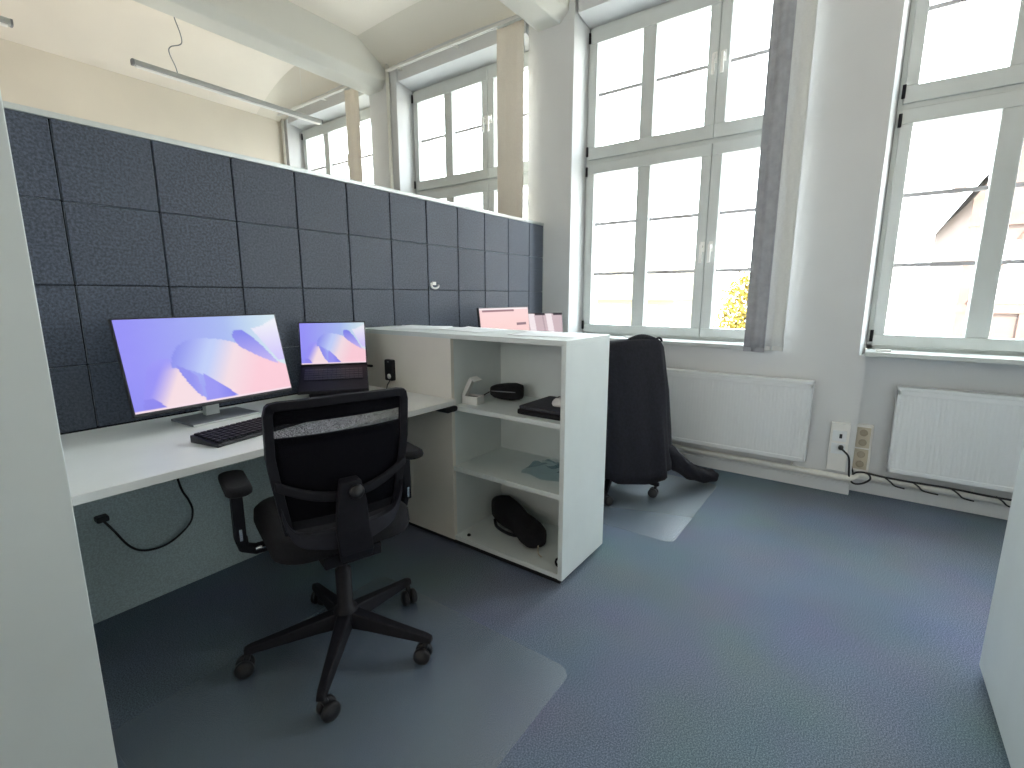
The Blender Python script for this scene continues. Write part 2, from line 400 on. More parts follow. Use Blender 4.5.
# ------------------------------------------------------------------ tall cabinet at left, cabinet at right
cb = thing('cupboard', 'tall plain white cupboard at the left end of the desk', 'cupboard', (-0.08, 1.78, 0))
box(-0.42, 1.38, 0.04, 0.238, 2.19, 2.0).build('carcass', M['white'], cb, bevel=0.002)
box(-0.42, 1.358, 0.04, 0.24, 1.378, 2.0).build('front_panel', M['white'], cb, bevel=0.002)
box(-0.40, 1.39, 0.0, 0.22, 2.18, 0.04).build('plinth', M['black'], cb)
rc = thing('cabinet', 'white cabinet cut off by the right edge, nearest the camera', 'cabinet', (1.35, -0.7, 0))
box(0.75, -1.02, 0.03, 2.017, -0.446, 2.0).build('carcass', M['white'], rc, bevel=0.002)  # unseen upper part made tall to keep window light off the left floor
box(0.75, -0.444, 0.03, 2.017, -0.424, 2.0).build('side_panel', M['white'], rc, bevel=0.002)
box(0.77, -1.0, 0.0, 1.995, -0.45, 0.03).build('plinth', M['black'], rc)
box(0.74, -1.03, 2.0, 2.017, -0.424, 2.022).build('top_board', M['white'], rc, bevel=0.002)

# ------------------------------------------------------------------ screens
def inside(p, poly):
    x, y = p; c = False; n = len(poly)
    for i in range(n):
        x1, y1 = poly[i]; x2, y2 = poly[i - 1]
        if (y1 > y) != (y2 > y) and x < (x2 - x1) * (y - y1) / (y2 - y1) + x1: c = not c
    return c
def cs(pts): return [(a[0], a[1]) for a in spline([(x, y, 0) for x, y in pts], 6)]
RA = cs([(.245,.56),(.26,.43),(.315,.31),(.40,.25),(.51,.26),(.66,.33),(.82,.50),(1.02,.70)]) + [(1.02,1.02),(.62,1.02)] + cs([(.58,.93),(.47,.76),(.36,.62),(.245,.56)])
RC = cs([(.10,.62),(.12,.51),(.18,.455),(.26,.47),(.31,.56)]) + [(.34,.75),(.38,.90),(.42,1.02),(.04,1.02)] + cs([(.04,1.02),(.06,.86),(.08,.72),(.10,.62)])
W1 = cs([(.265,.53),(.33,.60),(.375,.68)]) + cs([(.375,.68),(.385,.80),(.38,.92),(.325,.78),(.265,.53)])
W2 = [(.42,.66),(.52,.82),(.60,.97),(.40,.985)]
RB = cs([(.655,.24),(.68,.18),(.74,.19),(.82,.33),(.90,.52),(.95,.66)]) + cs([(.95,.66),(.84,.56),(.75,.46),(.68,.36),(.655,.24)])
TRI = [(.80,.17),(.88,.14),(1.02,.02),(1.02,.62),(.95,.60)]
def mixc(a, b, t): t = max(0, min(1, t)); return tuple(x + (y - x) * t for x, y in zip(a, b))
def wallpaper(u, v):
    P = (u, v)
    c = mixc((150,146,246), (172,196,236), (u - .05) / .75); c = mixc(c, (214,232,236), (u - .62) / .4)
    c = mixc(c, (136,136,238), (v - .55) * 1.2 * (1 - u))
    if inside(P, TRI): c = mixc((236,236,244), (206,196,246), (v - .1) / .45)
    if inside(P, RC):
        c = mixc((150,144,244), (244,220,226), (u + .30 * (v - .62) - .16) / .12); c = mixc((156,152,246), c, (v - .47) / .12)
        if u < .13 + .5 * (v - .9) and v > .86: c = (140,134,236)
    if inside(P, RA):
        t = (u - .26) / .68 + (v - .45) * .40
        c = mixc((138,142,236), (190,204,246), t / .30)
        c = mixc(c, (240,218,226), (t - .34) / .22); c = mixc(c, (248,202,214), (t - .58) / .3)
    if inside(P, W1): c = mixc((142,142,236), (182,176,244), (u - .34) / .12)
    if inside(P, W2): c = mixc((150,146,240), (112,108,226), (u - .48) / .16)
    if inside(P, RB): c = mixc((128,130,232), (196,180,240), (v - .22) / .42)
    if v > .975: c = (244,220,230)
    return c
def pagepink(u, v):
    c = mixc((250,214,214), (246,206,198), v)
    if .03 < v < .075 and .05 < u < .68: c = (150,110,120)
    if v < .03: c = (252,238,240)
    if .33 < v < .40 and .72 < u < .93: c = (140,112,124)
    return c
def pagepale(u, v):
    c = (206,184,190)
    s = u - .10 * v
    for a in (0.02, .52):
        if a < s < a + .17: c = (244,232,236)
    if abs(s - .43) < .02: c = (186,164,172)
    if v < .06 and .22 < s < .5: c = (60,50,60)
    if v < .06 and s > .74: c = (60,50,60)
    return c
def screen_mesh(name, w, h, zb, y, fn, parent, nu=112, nv=70):
    me = bpy.data.meshes.new(name)
    vs = [(-w/2 + w * i / nu, y, zb + h * (1 - j / nv)) for j in range(nv + 1) for i in range(nu + 1)]
    fs = [(j*(nu+1)+i, (j+1)*(nu+1)+i, (j+1)*(nu+1)+i+1, j*(nu+1)+i+1) for j in range(nv) for i in range(nu)]
    me.from_pydata(vs, [], fs); me.update()
    at = me.color_attributes.new('Col', 'FLOAT_COLOR', 'POINT')
    for j in range(nv + 1):
        for i in range(nu + 1):
            c = fn(i / nu, j / nv); at.data[j*(nu+1)+i].color = (lin(c[0]), lin(c[1]), lin(c[2]), 1)
    me.materials.append(M['screen'])
    o = bpy.data.objects.new(name, me); COL.objects.link(o); o.parent = parent
    return o

def tilt(o, cx, cy, cz, ang):      # lean a part of a thing back about its lower edge
    o.location = (cx, cy, cz); o.rotation_euler = (-ang, 0, 0)

def monitor(label, loc, rotz, zb, ang, w, h, fn, footoff):
    # local: screen faces -y, origin on the desk below the screen's lower edge
    t = thing('monitor', label, 'monitor', loc, rotz)
    p = box(-w/2 - 0.006, 0.0, -0.012, w/2 + 0.006, 0.016, h + 0.006).build('screen_housing', M['black'], t, world=False, bevel=0.003)
    tilt(p, 0, 0, zb, ang)
    s = screen_mesh('display', w, h, 0, -0.0012, fn, p)
    fx, fy = footoff
    MB().box(-0.125 + fx, -0.085 + fy, 0.0, 0.125 + fx, 0.085 + fy, 0.010).build('stand_foot', M['grey'], t, world=False, bevel=0.003)
    MB().box(-0.125 + fx, -0.0875 + fy, 0.001, 0.125 + fx, -0.0852 + fy, 0.008).build('foot_trim', M['alu'], t, world=False)
    MB().box(-0.026 + fx, 0.02 + fy, 0.008, 0.026 + fx, 0.05 + fy, zb + 0.20).build('stand_neck', M['alu'], t, world=False, bevel=0.004)
    MB().box(-0.05 + fx, -0.005 + fy, zb + 0.10, 0.05 + fx, 0.03 + fy, zb + 0.20).build('mount_plate', M['black'], t, world=False, bevel=0.004)
    return t
mon = monitor('large monitor with violet ribbon wallpaper on the near desk', (0.815, 1.95, DZ), 0.071, 0.826 - DZ, 0.251, 0.57, 0.32, wallpaper, (0.01, 0.085))

def laptop_on_stand(lab_l, lab_s, L, Rt, zt, fn, h=0.196, ang=0.148):
    """L, Rt: lower screen corners (x, y); the deck slopes down in front of it on a riser"""
    L = Vector(L); Rt = Vector(Rt); w = (Rt - L).length
    yaw = math.atan2((Rt - L).y, (Rt - L).x); c = (L + Rt) / 2
    zh = zt
    slope = 0.085; D = 0.21
    st = thing('laptop_stand', lab_s, 'laptop stand', (c.x, c.y, DZ), yaw)
    hz = zh - DZ
    MB().box(-w*0.36, -D - 0.0, 0, w*0.36, 0.03, 0.006).build('base_plate', M['dark'], st, world=False, bevel=0.002)
    for sx in (-1, 1):
        MB().prism([(-D + 0.01, 0.006), (0.02, 0.006), (0.02, hz - 0.03), (-D + 0.01, hz - slope - 0.03)], sx * w*0.34 - 0.004, sx * w*0.34 + 0.004, 'x').build('side_cheek', M['dark'], st, world=False)
    MB().prism([(-D + 0.01, hz - slope - 0.032), (0.02, hz - 0.030), (0.02, hz - 0.024), (-D + 0.01, hz - slope - 0.026)], -w*0.36, w*0.36, 'x').build('tray', M['dark'], st, world=False)
    lp = thing('laptop', lab_l, 'laptop', (c.x, c.y, zh - 0.020), yaw)
    MB().prism([(-D, -slope), (0.006, -0.002), (0.006, 0.016), (-D, -slope + 0.014)], -w/2 - 0.004, w/2 + 0.004, 'x').build('keyboard_deck', M['dark'], lp, world=False, bevel=0.003)
    kb = MB(); sl = slope / D
    for r in range(5):
        for q in range(13):
            kx = -w*0.44 + q * w*0.88/13; ky = -0.035 - r * 0.019
            kz = 0.0155 + ky * sl * 0.99
            kb._add([(kx, ky-0.015, kz-0.015*sl), (kx + w*0.06, ky-0.015, kz-0.015*sl), (kx + w*0.06, ky, kz), (kx, ky, kz),
                     (kx, ky-0.015, kz-0.015*sl+0.002), (kx + w*0.06, ky-0.015, kz-0.015*sl+0.002), (kx + w*0.06, ky, kz+0.002), (kx, ky, kz+0.002)],
                    [(4,5,6,7),(0,1,5,4),(1,2,6,5),(2,3,7,6),(3,0,4,7)])
    kb.build('keys', M['black'], lp, world=False)
    ld = MB().box(-w/2 - 0.005, 0.0, -0.012, w/2 + 0.005, 0.007, h + 0.006).build('lid', M['black'], lp, world=False, bevel=0.002)
    tilt(ld, 0, 0.004, 0.022, ang)
    screen_mesh('display', w, h, 0, -0.001, fn, ld, 84, 54)
    return lp
laptop_on_stand('laptop showing violet wallpaper on a riser beside the large monitor', 'dark riser under the laptop with violet wallpaper', (1.257, 2.143), (1.493, 1.967), 0.891, wallpaper)
monitor('monitor showing a pale pink page on the far desk behind the shelf unit', (2.665, 1.95, DZ), 0.0, 0.826 - DZ, 0.12, 0.55, 0.312, pagepink, (0.0, 0.085))
laptop_on_stand('laptop with pale striped screen on the far desk near the window', 'dark riser under the laptop with the pale striped screen', (2.955, 1.985), (3.205, 1.835), 0.891, pagepale)

# ------------------------------------------------------------------ keyboard
kbd = thing('keyboard', 'black full size keyboard lying on the desk in front of the large monitor', 'keyboard', (0.838, 1.715, DZ), R(11))
MB().prism([(-0.068, 0.0), (0.068, 0.0), (0.068, 0.026), (-0.068, 0.012)], -0.215, 0.215, 'x').build('keyboard_body', M['black'], kbd, world=False, bevel=0.003)
km = MB(); g = 0.014 / 0.136
for r in range(6):
    for q in range(20):
        if q in (14, 18) and r < 1: continue
        kx = -0.208 + q * 0.0208; ky = -0.060 + r * 0.0202
        z = 0.012 + (ky + 0.068) * g
        km.box(kx, ky, z, kx + 0.0175, ky + 0.0165, z + 0.008)
km.build('keys', M['dark'], kbd, world=False, bevel=0.0015, seg=1)

# ------------------------------------------------------------------ handset and clip on the cream panel
hs = thing('remote_control', 'slim black remote with round white button on the cream panel', 'remote', (XS - 0.012, 1.935, 0.785))
MB().prism(rrect(0.060, 0.108, 0.008, 4, 1.935, 0.843), XS - 0.022, XS - 0.0005, 'x').build('casing', M['black'], hs, bevel=0.003)
MB().lathe([(0.0, -0.004), (0.013, -0.004), (0.013, 0.002)], 18, (XS - 0.021, 1.930, 0.812), 'x').build('round_button', M['whiteplastic'], hs)
MB().prism(rrect(0.012, 0.006, 0.0028, 3, 1.935, 0.886), XS - 0.0235, XS - 0.021, 'x').build('indicator', M['grey'], hs)
tag(MB().prism(rrect(0.045, 0.012, 0.004, 3, 2.105, 0.850), XS - 0.014, XS, 'x').build('cable_clip', M['black'], bevel=0.002, at=(XS, 2.105, 0.85)), 'tiny black clip on the cream panel beside the laptop', 'clip')
tag(MB().tube(spline([(XS - 0.012, 1.94, 0.786), (XS - 0.02, 1.95, 0.765), (XS - 0.05, 1.93, DZ + 0.004), (XS - 0.14, 1.90, DZ + 0.003), (1.40, 1.80, DZ + 0.003), (1.30, 1.72, DZ + 0.003), (1.15, 1.74, DZ + 0.003)], 6), 0.0028, 6).build('cable', M['black'], at=(1.4, 1.85, DZ)), 'thin black cable on the desk below the remote', 'cable')
# socket and cable under the first desk
sc_ = thing('power_cable', 'black cable looping from the grey board up under the desk', 'cable', (0.6, YP - 0.02, 0.3))
MB().prism(rrect(0.038, 0.022, 0.006, 3, 0.462, 0.404), YP - 0.035, YP, 'y').build('plug', M['black'], sc_, bevel=0.003)
MB().tube(spline([(0.462, YP - 0.03, 0.400), (0.485, YP - 0.04, 0.355), (0.53, YP - 0.03, 0.265), (0.585, YP - 0.02, 0.222), (0.66, YP - 0.02, 0.222), (0.735, YP - 0.02, 0.27), (0.755, YP - 0.02, 0.325), (0.742, YP - 0.03, 0.38), (0.718, YP - 0.04, 0.44), (0.705, YP - 0.05, 0.53), (0.708, YP - 0.06, 0.716)], 6), 0.0042, 8).build('cord', M['black'], sc_)

# ------------------------------------------------------------------ things in the shelf unit
bx = thing('box', 'small white box with its lid open on the top shelf', 'box', (1.715, 1.468, 0.71), R(8))
b = MB(); w, d, h, t = 0.062, 0.085, 0.040, 0.003
b.box(-w/2, -d/2, 0, w/2, d/2, t).box(-w/2, -d/2, 0, -w/2 + t, d/2, h).box(w/2 - t, -d/2, 0, w/2, d/2, h)
b.box(-w/2, -d/2, 0, w/2, -d/2 + t, h).box(-w/2, d/2 - t, 0, w/2, d/2, h)
b.build('tray', M['whiteplastic'], bx, world=False)
lidm = MB().box(-w/2, 0, 0, w/2, 0.004, 0.098).box(-w/2, -0.030, 0.095, w/2, 0.004, 0.100).box(-w/2, -0.014, 0, -w/2 + t, 0.004, 0.098)
lo = lidm.build('lid', M['whiteplastic'], bx, world=False); lo.location = (0, d/2, h); lo.rotation_euler = (R(28), 0, 0)
MB().box(-w/2 + 0.004, -d/2 + 0.004, 0.004, w/2 - 0.004, d/2 - 0.004, 0.030).build('insert', M['dark'], bx, world=False)

def pillow(mb, path, radii, n=18, sq=0.55, flat=0.0):
    """soft pouch: superellipse sections (half width, half height) along a path; underside flattened"""
    P = [Vector(p) for p in path]; rings = []
    for i, p in enumerate(P):
        t = (P[min(i+1, len(P)-1)] - P[max(i-1, 0)]); t.z *= 0.3; t.normalize()
        s = Vector((t.y, -t.x, 0)).normalized(); u = Vector((0, 0, 1)); a, bb = radii[i]
        ring = []
        for j in range(n):
            q = 2*math.pi*j/n; cc, ss = math.cos(q), math.sin(q)
            x = math.copysign(abs(cc)**sq, cc) * a; z = math.copysign(abs(ss)**sq, ss) * bb
            ring.append(tuple(p + s * x + u * z))
        rings.append(ring)
    return mb.loft(rings)
pc = thing('pouch', 'black zipped pouch lying on the top shelf beside the white box', 'pouch', (1.90, 1.34, 0.71))
pillow(MB(), [(1.895,1.483,0.745),(1.892,1.473,0.746),(1.885,1.448,0.748),(1.880,1.398,0.752),(1.880,1.348,0.755),(1.882,1.310,0.756),(1.885,1.300,0.756)],
       [(0.012,0.012),(0.032,0.026),(0.042,0.034),(0.046,0.040),(0.044,0.042),(0.036,0.036),(0.012,0.014)], sq=0.6).build('pouch_body', M['fabric'], pc)
MB().tube(spline([(1.842,1.458,0.752),(1.832,1.408,0.757),(1.833,1.358,0.760),(1.846,1.314,0.760)], 5), 0.0025, 6).build('zip', M['grey'], pc)
MB().tube(spline([(1.848,1.473,0.745),(1.830,1.493,0.73),(1.825,1.503,0.714)], 4), 0.003, 6).build('pull_cord', M['black'], pc)
fs_ = thing('laptop_sleeve', 'flat charcoal laptop sleeve lying on the top shelf', 'sleeve', (1.80, 1.075, 0.71))
MB().prism(rrect(0.27, 0.225, 0.012, 4, 1.80, 1.068), 0.7105, 0.733, 'z').build('sleeve_bottom', M['fabric'], fs_, bevel=0.006)
MB().prism(rrect(0.26, 0.215, 0.012, 4, 1.802, 1.068), 0.733, 0.748, 'z').build('sleeve_top', M['felt_sleeve'], fs_, bevel=0.005)
ms = thing('computer_mouse', 'light grey rounded mouse resting on the charcoal laptop sleeve', 'mouse', (1.775, 1.005, 0.749), R(30))
ring = []
for z, a, c_ in ((0, .030, .050), (0.010, .033, .054), (0.022, .031, .050), (0.032, .024, .040), (0.038, .012, .022), (0.039, .002, .004)):
    ring.append([(a*math.cos(2*math.pi*j/20), c_*math.sin(2*math.pi*j/20), z) for j in range(20)])
MB().loft(ring).build('mouse_body', M['whiteplastic'], ms, world=False)
MB().lathe([(0.0085, -0.004), (0.0095, 0), (0.0085, 0.004)], 14, (0, 0.022, 0.033), 'x').build('scroll_wheel', M['dark'], ms, world=False)
# crumpled clear blue bag on the middle shelf
def crumple(u, v):
    x = 1.735 + 0.20 * u + 0.012 * math.sin(9 * v); y = 0.955 + 0.25 * v + 0.02 * math.sin(7 * u)
    e = min(u, 1-u, v, 1-v); b = min(1, e * 6)
    z = 0.413 + b * (0.024 + 0.010 * math.sin(11*u + 5*v) + 0.009 * math.sin(13*v - 7*u) + 0.006 * math.sin(19*u + 15*v + 3))
    return (x, y, max(0.4125, z))
tag(MB().grid(crumple, 26, 30).build('plastic_bag', M['bluefilm'], at=(1.84, 1.08, 0.41)), 'crumpled clear blue plastic bag lying on the middle shelf', 'bag')
# black pouch with strap on the bottom shelf
pb = thing('pouch', 'black waisted pouch with side strap lying on the bottom shelf', 'pouch', (1.83, 1.25, 0.052))
pth = [(1.930,1.490,0.125),(1.925,1.480,0.123),(1.91,1.445,0.120),(1.885,1.39,0.115),(1.86,1.33,0.110),(1.84,1.285,0.108),(1.815,1.235,0.108),(1.785,1.18,0.106),(1.762,1.135,0.102),(1.750,1.112,0.100),(1.746,1.104,0.098)]
rad = [(0.02,0.02),(0.045,0.045),(0.064,0.060),(0.068,0.062),(0.064,0.057),(0.054,0.052),(0.058,0.054),(0.064,0.053),(0.058,0.048),(0.042,0.036),(0.015,0.014)]
pillow(MB(), pth, rad, sq=0.7).build('pouch_body', M['fabric'], pb)
MB().tube(spline([(1.84,1.44,0.075),(1.805,1.40,0.064),(1.785,1.33,0.060),(1.785,1.27,0.062),(1.80,1.24,0.075)], 6), 0.008, 8).build('strap', M['black'], pb)
MB().tube(spline([(1.742,1.11,0.080),(1.725,1.10,0.065),(1.71,1.085,0.058),(1.70,1.065,0.057)], 5), 0.003, 6).build('cord_end', M['beige'], pb)
MB().lathe([(0.004, -0.004), (0.006, 0), (0.004, 0.004)], 12, (1.795, 1.125, 0.140)).build('ring', M['steel'], pb)
tor = [(XS + 0.055 + 0.002*math.sin(q), YS + 0.045 + 0.018*math.cos(q), 0.0745 + 0.018*math.sin(q)) for q in [2*math.pi*i/20 for i in range(21)]]
tag(MB().tube(tor, 0.005, 8, cap=False).build('ring', M['dark'], at=(XS + 0.055, YS + 0.045, 0.055)), 'small dark ring leaning in the corner of the bottom shelf', 'ring')
tag(MB().lathe([(0.0, 0), (0.009, 0), (0.010, 0.004), (0.006, 0.009), (0.0, 0.010)], 12, (1.665, 1.465, 0.0525)).build('cap', M['black'], at=(1.665, 1.465, 0.0525)), 'tiny black cap alone at the left of the bottom shelf', 'cap')

# sheets of paper on the shelf unit
def sheet(cx, cy, rot, label, z, w=0.21, h=0.297):
    m = MB(); m.X = Matrix.Translation((cx, cy, z)) @ Matrix.Rotation(rot, 4, 'Z')
    def f(u, v): return ((u - .5) * w, (v - .5) * h, 0.0012 + 0.004 * (max(0, u - .7) / .3) ** 2 + 0.003 * (max(0, v - .75) / .25) ** 2)
    m.grid(f, 8, 10)
    tag(m.build('paper_sheet', M['paper'], solid=0.0008, at=(cx, cy, z)), label, 'paper', 'paper sheets on top of the shelf unit')
sheet(1.83, 1.93, R(25), 'white paper sheet on the shelf top, beside the felt divider', ZT + 0.0006)
sheet(1.87, 1.60, R(-8), 'white paper sheet in the middle of the shelf top', ZT + 0.0006)
sheet(1.83, 1.13, R(12), 'white paper sheet on the shelf top, at its end toward the window', ZT + 0.0006)

# ------------------------------------------------------------------ office chairs
def make_chair(label, loc, rotz, spoke0):
    # local: sitter faces +y, back at -y; origin on the floor below the gas lift
    t = thing('office_chair', label, 'chair', loc, rotz)
    B = lambda mb, n, m, par=t, **k: mb.build(n, m, par, world=False, **k)
    # five-star base
    for k in range(5):
        a = R(spoke0 + 72 * k) - rotz
        c, s = math.cos(a), math.sin(a)
        q = MB(); q.X = Matrix.Rotation(a, 4, 'Z')
        q.loft([[(x, y*ww_, z0 + zz*hh) for y, zz in ((-1, -1), (1, -1), (0.7, 1), (-0.7, 1))] for x, ww_, z0, hh in ((0.02, .030, .125, .028), (0.10, .026, .115, .022), (0.22, .020, .098, .016), (0.295, .016, .088, .013), (0.315, .013, .084, .010))], smooth=False)
        B(q, 'base_spoke', M['dark'], bevel=0.004)
        cq = MB(); cq.X = Matrix.Translation((0.30*c, 0.30*s, 0)) @ Matrix.Rotation(a + 0.7 + k, 4, 'Z')
        for sx in (-1, 1):
            cq.lathe([(0.0, -0.010), (0.024, -0.010), (0.0285, -0.006), (0.0285, 0.006), (0.024, 0.010), (0.0, 0.010)], 18, (sx*0.016, 0.018, 0.0285), 'x')
        cq.tube([(0, 0.018, 0.0285), (0, 0.010, 0.055), (0, 0, 0.085)], [0.006, 0.010, 0.008], 8)
        B(cq, 'caster', M['black'])
    B(MB().lathe([(0.045, 0.095), (0.048, 0.125), (0.040, 0.155), (0.026, 0.165), (0.026, 0.30), (0.0165, 0.302), (0.0165, 0.395)], 20), 'gas_lift', M['dark'])
    B(MB().box(-0.09, -0.13, 0.385, 0.09, 0.14, 0.425).box(0.09, 0.02, 0.392, 0.24, 0.034, 0.402), 'seat_mechanism', M['dark'], bevel=0.006)
    # seat cushion
    rings = []
    for z, k_ in ((0.422, .90), (0.432, .98), (0.452, 1.0), (0.478, .985), (0.492, .93), (0.497, .80)):
        rr = rrect(0.445*k_, 0.46*k_, 0.10*k_, 6, 0, 0.09)
        rings.append([(x, y, z + (0.01 * ((x/0.235)**2) if z > .47 else 0)) for x, y in rr])
    B(MB().loft(rings), 'seat', M['fabric'])
    # back: frame, netting, lower shell
    W, H, zb0, lean = 0.408, 0.445, 0.492, 0.02
    def bk(x, z, off=0.0):     # point of the back sheet at height z
        u = (z - zb0) / H
        y = -0.172 - 0.030 * u + 0.045 * (x / (W/2))**2 * (0.9 - 0.35*u) + off
        return (x - 0.026, y, z)
    def half(z):
        u = (z - zb0) / H
        return W/2 * (0.80 + 0.20 * min(1, u * 1.6)) - (0.012 * (max(0, u - 0.9)/0.1)**2)
    path = []
    zt = zb0 + H
    for z in (0.545, 0.60, 0.66, 0.72, 0.78, 0.84, 0.90, 0.925): path.append((-half(z), z))
    path += [(-half(.925) + .008, zt - .004), (-half(.925) + .03, zt)]
    path += [(x, zt + 0.004 * (1 - abs(x)/.15)) for x in (-.12, -.06, 0, .06, .12)]
    path += [(half(.925) - .03, zt), (half(.925) - .008, zt - .004)]
    for z in (0.925, 0.90, 0.84, 0.78, 0.72, 0.66, 0.60, 0.545): path.append((half(z), z))
    rb = []
    for i, (x, z) in enumerate(path):
        a = path[max(i-1, 0)]; b_ = path[min(i+1, len(path)-1)]
        tx, tz = b_[0]-a[0], b_[1]-a[1]; l = math.hypot(tx, tz); nx, nz = tz/l, -tx/l    # inward
        p = bk(x, z); wd = 0.024
        rb.append([(p[0], p[1]-0.012, p[2]), (p[0]+nx*wd, p[1]-0.010, p[2]+nz*wd), (p[0]+nx*wd, p[1]+0.010, p[2]+nz*wd), (p[0], p[1]+0.012, p[2])])
    B(MB().loft(rb, smooth=False), 'back_frame', M['dark'], bevel=0.003)
    def net(u, v):
        z = 0.555 + (zt - 0.012 - 0.555) * v; hw = half(min(z, .93)) - 0.012
        return bk(-hw + 2*hw*u, z, 0.004)
    B(MB().grid(net, 14, 14), 'back_netting', M['net'])
    # black head band over the top of the netting and padded panel below the see-through strip
    def band(u, v):
        z = 0.872 + (zt - 0.010 - 0.872) * v - 0.012 * (1 - v) * math.sin(math.pi * u) * 0; hw = half(.92) - 0.02
        return bk(-hw + 2*hw*u, z, 0.010)
    B(MB().grid(band, 12, 4), 'top_band', M['fabric'], solid=0.006)
    def pad(u, v):
        z = 0.580 + 0.250 * v; hw = half(z) - 0.020
        x = -hw + 2*hw*u
        return bk(x, z, 0.016)
    B(MB().grid(pad, 14, 10), 'back_pad', M['fabric'], solid=0.012)
    # lumbar arc across the back
    arc = [bk(x, 0.705 - 0.062 * (1 - (x/0.19)**2), -0.016) for x in [-.19 + .38*i/16 for i in range(17)]]
    rg = []
    for p in arc: rg.append([(p[0], p[1]-.006, p[2]-.014), (p[0], p[1]+.004, p[2]-.016), (p[0], p[1]+.004, p[2]+.016), (p[0], p[1]-.006, p[2]+.010)])
    B(MB().loft(rg, smooth=False), 'lumbar_bar', M['dark'], bevel=0.003)
    # U-shaped lower bracket and spine
    u_ = [(-half(.62)+.005, .62), (-half(.58)+.014, .565), (-.135, .530), (-.07, .515), (0, .512), (.07, .515), (.135, .530), (half(.58)-.014, .565), (half(.62)-.005, .62)]
    u_ = [(a, c) for a, _, c in spline([(a, 0, c) for a, c in u_], 4)]
    rg = []
    for i, (x, z) in enumerate(u_):
        p = bk(x, z, -0.008); hgt = 0.020 + 0.018 * (1 - min(1, abs(x)/.16))
        rg.append([(p[0], p[1]-.014, p[2]-hgt), (p[0], p[1]+.012, p[2]-hgt), (p[0], p[1]+.012, p[2]+hgt*.8), (p[0], p[1]-.014, p[2]+hgt*.8)])
    B(MB().loft(rg, smooth=False), 'back_bracket', M['grey_d'], bevel=0.005)
    sp = [(0, -0.212, 0.690), (0, -0.216, 0.62), (0, -0.212, 0.54), (0, -0.195, 0.46), (0, -0.15, 0.412), (0, -0.06, 0.402)]
    wds = [0.030, 0.044, 0.050, 0.052, 0.050, 0.05]
    rg = []
    for (x, y, z), w_ in zip(sp, wds):
        q = -0.026 * max(0, min(1, (z - 0.41) / 0.1)); rg.append([(q-w_, y-.014, z), (q+w_, y-.014, z), (q+w_*.9, y+.018, z+.006), (q-w_*.9, y+.018, z+.006)])
    B(MB().loft(rg, smooth=False), 'spine', M['dark'], bevel=0.006)
    B(MB().lathe([(0.0, -0.014), (0.018, -0.014), (0.022, -0.008), (0.022, 0.0)], 20, (-0.014, -0.226, 0.658), 'y'), 'adjuster_knob', M['black'])
    # arms
    for sx in (-1, 1):
        am = MB()
        am.tube([(sx*0.10, 0.10, 0.412), (sx*0.24, 0.10, 0.410), (sx*0.272, 0.10, 0.425), (sx*0.278, 0.10, 0.46)], [0.018, 0.018, 0.018, 0.019], 10)
        am.loft([[(sx*0.280 + a*0.016, 0.10 + b_*0.026, z) for a, b_ in ((-1,-1),(1,-1),(1,1),(-1,1))] for z in (0.45, 0.54, 0.632)], smooth=False)
        ao = B(am, 'armrest', M['dark'], bevel=0.004)
        rings = []
        for z, k_ in ((0.632, .86), (0.638, .97), (0.648, 1.0), (0.657, .95), (0.661, .80)):
            rings.append([(sx*0.280 + x*k_, 0.085 + y*k_, z) for x, y in rrect(0.074, 0.215, 0.034, 6)])
        B(MB().loft(rings), 'arm_pad', M['fabric'], ao)
        B(MB().box(sx*0.280 - 0.004, 0.068, 0.462, sx*0.280 + 0.004, 0.0735, 0.50), 'adjuster_slide', M['steel'], ao)
        B(MB().lathe([(0.006, -0.018), (0.006, 0.018)], 10, (sx*0.225, 0.079, 0.420), 'x'), 'bolt', M['steel'], ao)
    return t
M['grey_d'] = mat('slate_plastic', (0.020, 0.020, 0.028, 1), 0.55, vary=0.08, scale=50, spec=0.3)
ch1 = make_chair('black mesh-backed swivel chair pulled up to the near desk', (0.880, 1.345, 0.0035), R(-17), 221)
ch2 = copy_tree(ch1); ch2.location = (2.77, 1.215, 0.0035); ch2.rotation_euler = (0, 0, R(-40))
ch2['label'] = 'black swivel chair under the dark jacket behind the shelf unit'

# ------------------------------------------------------------------ jacket over the second chair
jk = thing('jacket', 'dark navy jacket draped over the chair behind the shelf unit', 'jacket', (2.63, 1.02, 0.0))
a0 = R(-40); UX = Vector((math.cos(a0), math.sin(a0), 0)); UY = Vector((-math.sin(a0), math.cos(a0), 0))
BC = Vector((2.77, 1.215, 0)) + UY * (-0.19)
def jring(z, hw, front, back, fold, ph, sh=0.0):
    ring = []; n = 56
    for j in range(n):
        q = 2 * math.pi * j / n; c, s = math.cos(q), math.sin(q)
        x = math.copysign(abs(c) ** 0.75, c) * hw
        y = math.copysign(abs(s) ** 0.75, s) * (front if s > 0 else back)
        f = 1 + fold * math.sin(7 * q + ph) + fold * 0.6 * math.sin(13 * q - ph * 2)
        p = BC + UX * (x * f + sh) + UY * y * f
        ring.append((p.x, p.y, z + 0.02 * fold * 20 * math.sin(3 * q + ph)))
    return ring
spec_ = [(0.975, .07, .010, .012, 0, 0, .07), (0.970, .125, .022, .034, 0, 0, .045), (0.958, .178, .032, .046, .01, .2, .010), (0.925, .222, .040, .052, .012, .4, -.012),
         (0.85, .232, .045, .062, .02, .7, -.010), (0.76, .228, .050, .072, .04, 1.0, .004), (0.65, .245, .055, .085, .045, 1.3, .0), (0.54, .250, .060, .098, .05, 1.6, .0),
         (0.42, .256, .066, .108, .055, 1.9, .005), (0.30, .262, .070, .115, .06, 2.2, .010), (0.21, .268, .072, .118, .065, 2.4, .014), (0.155, .270, .072, .120, .07, 2.6, .016)]
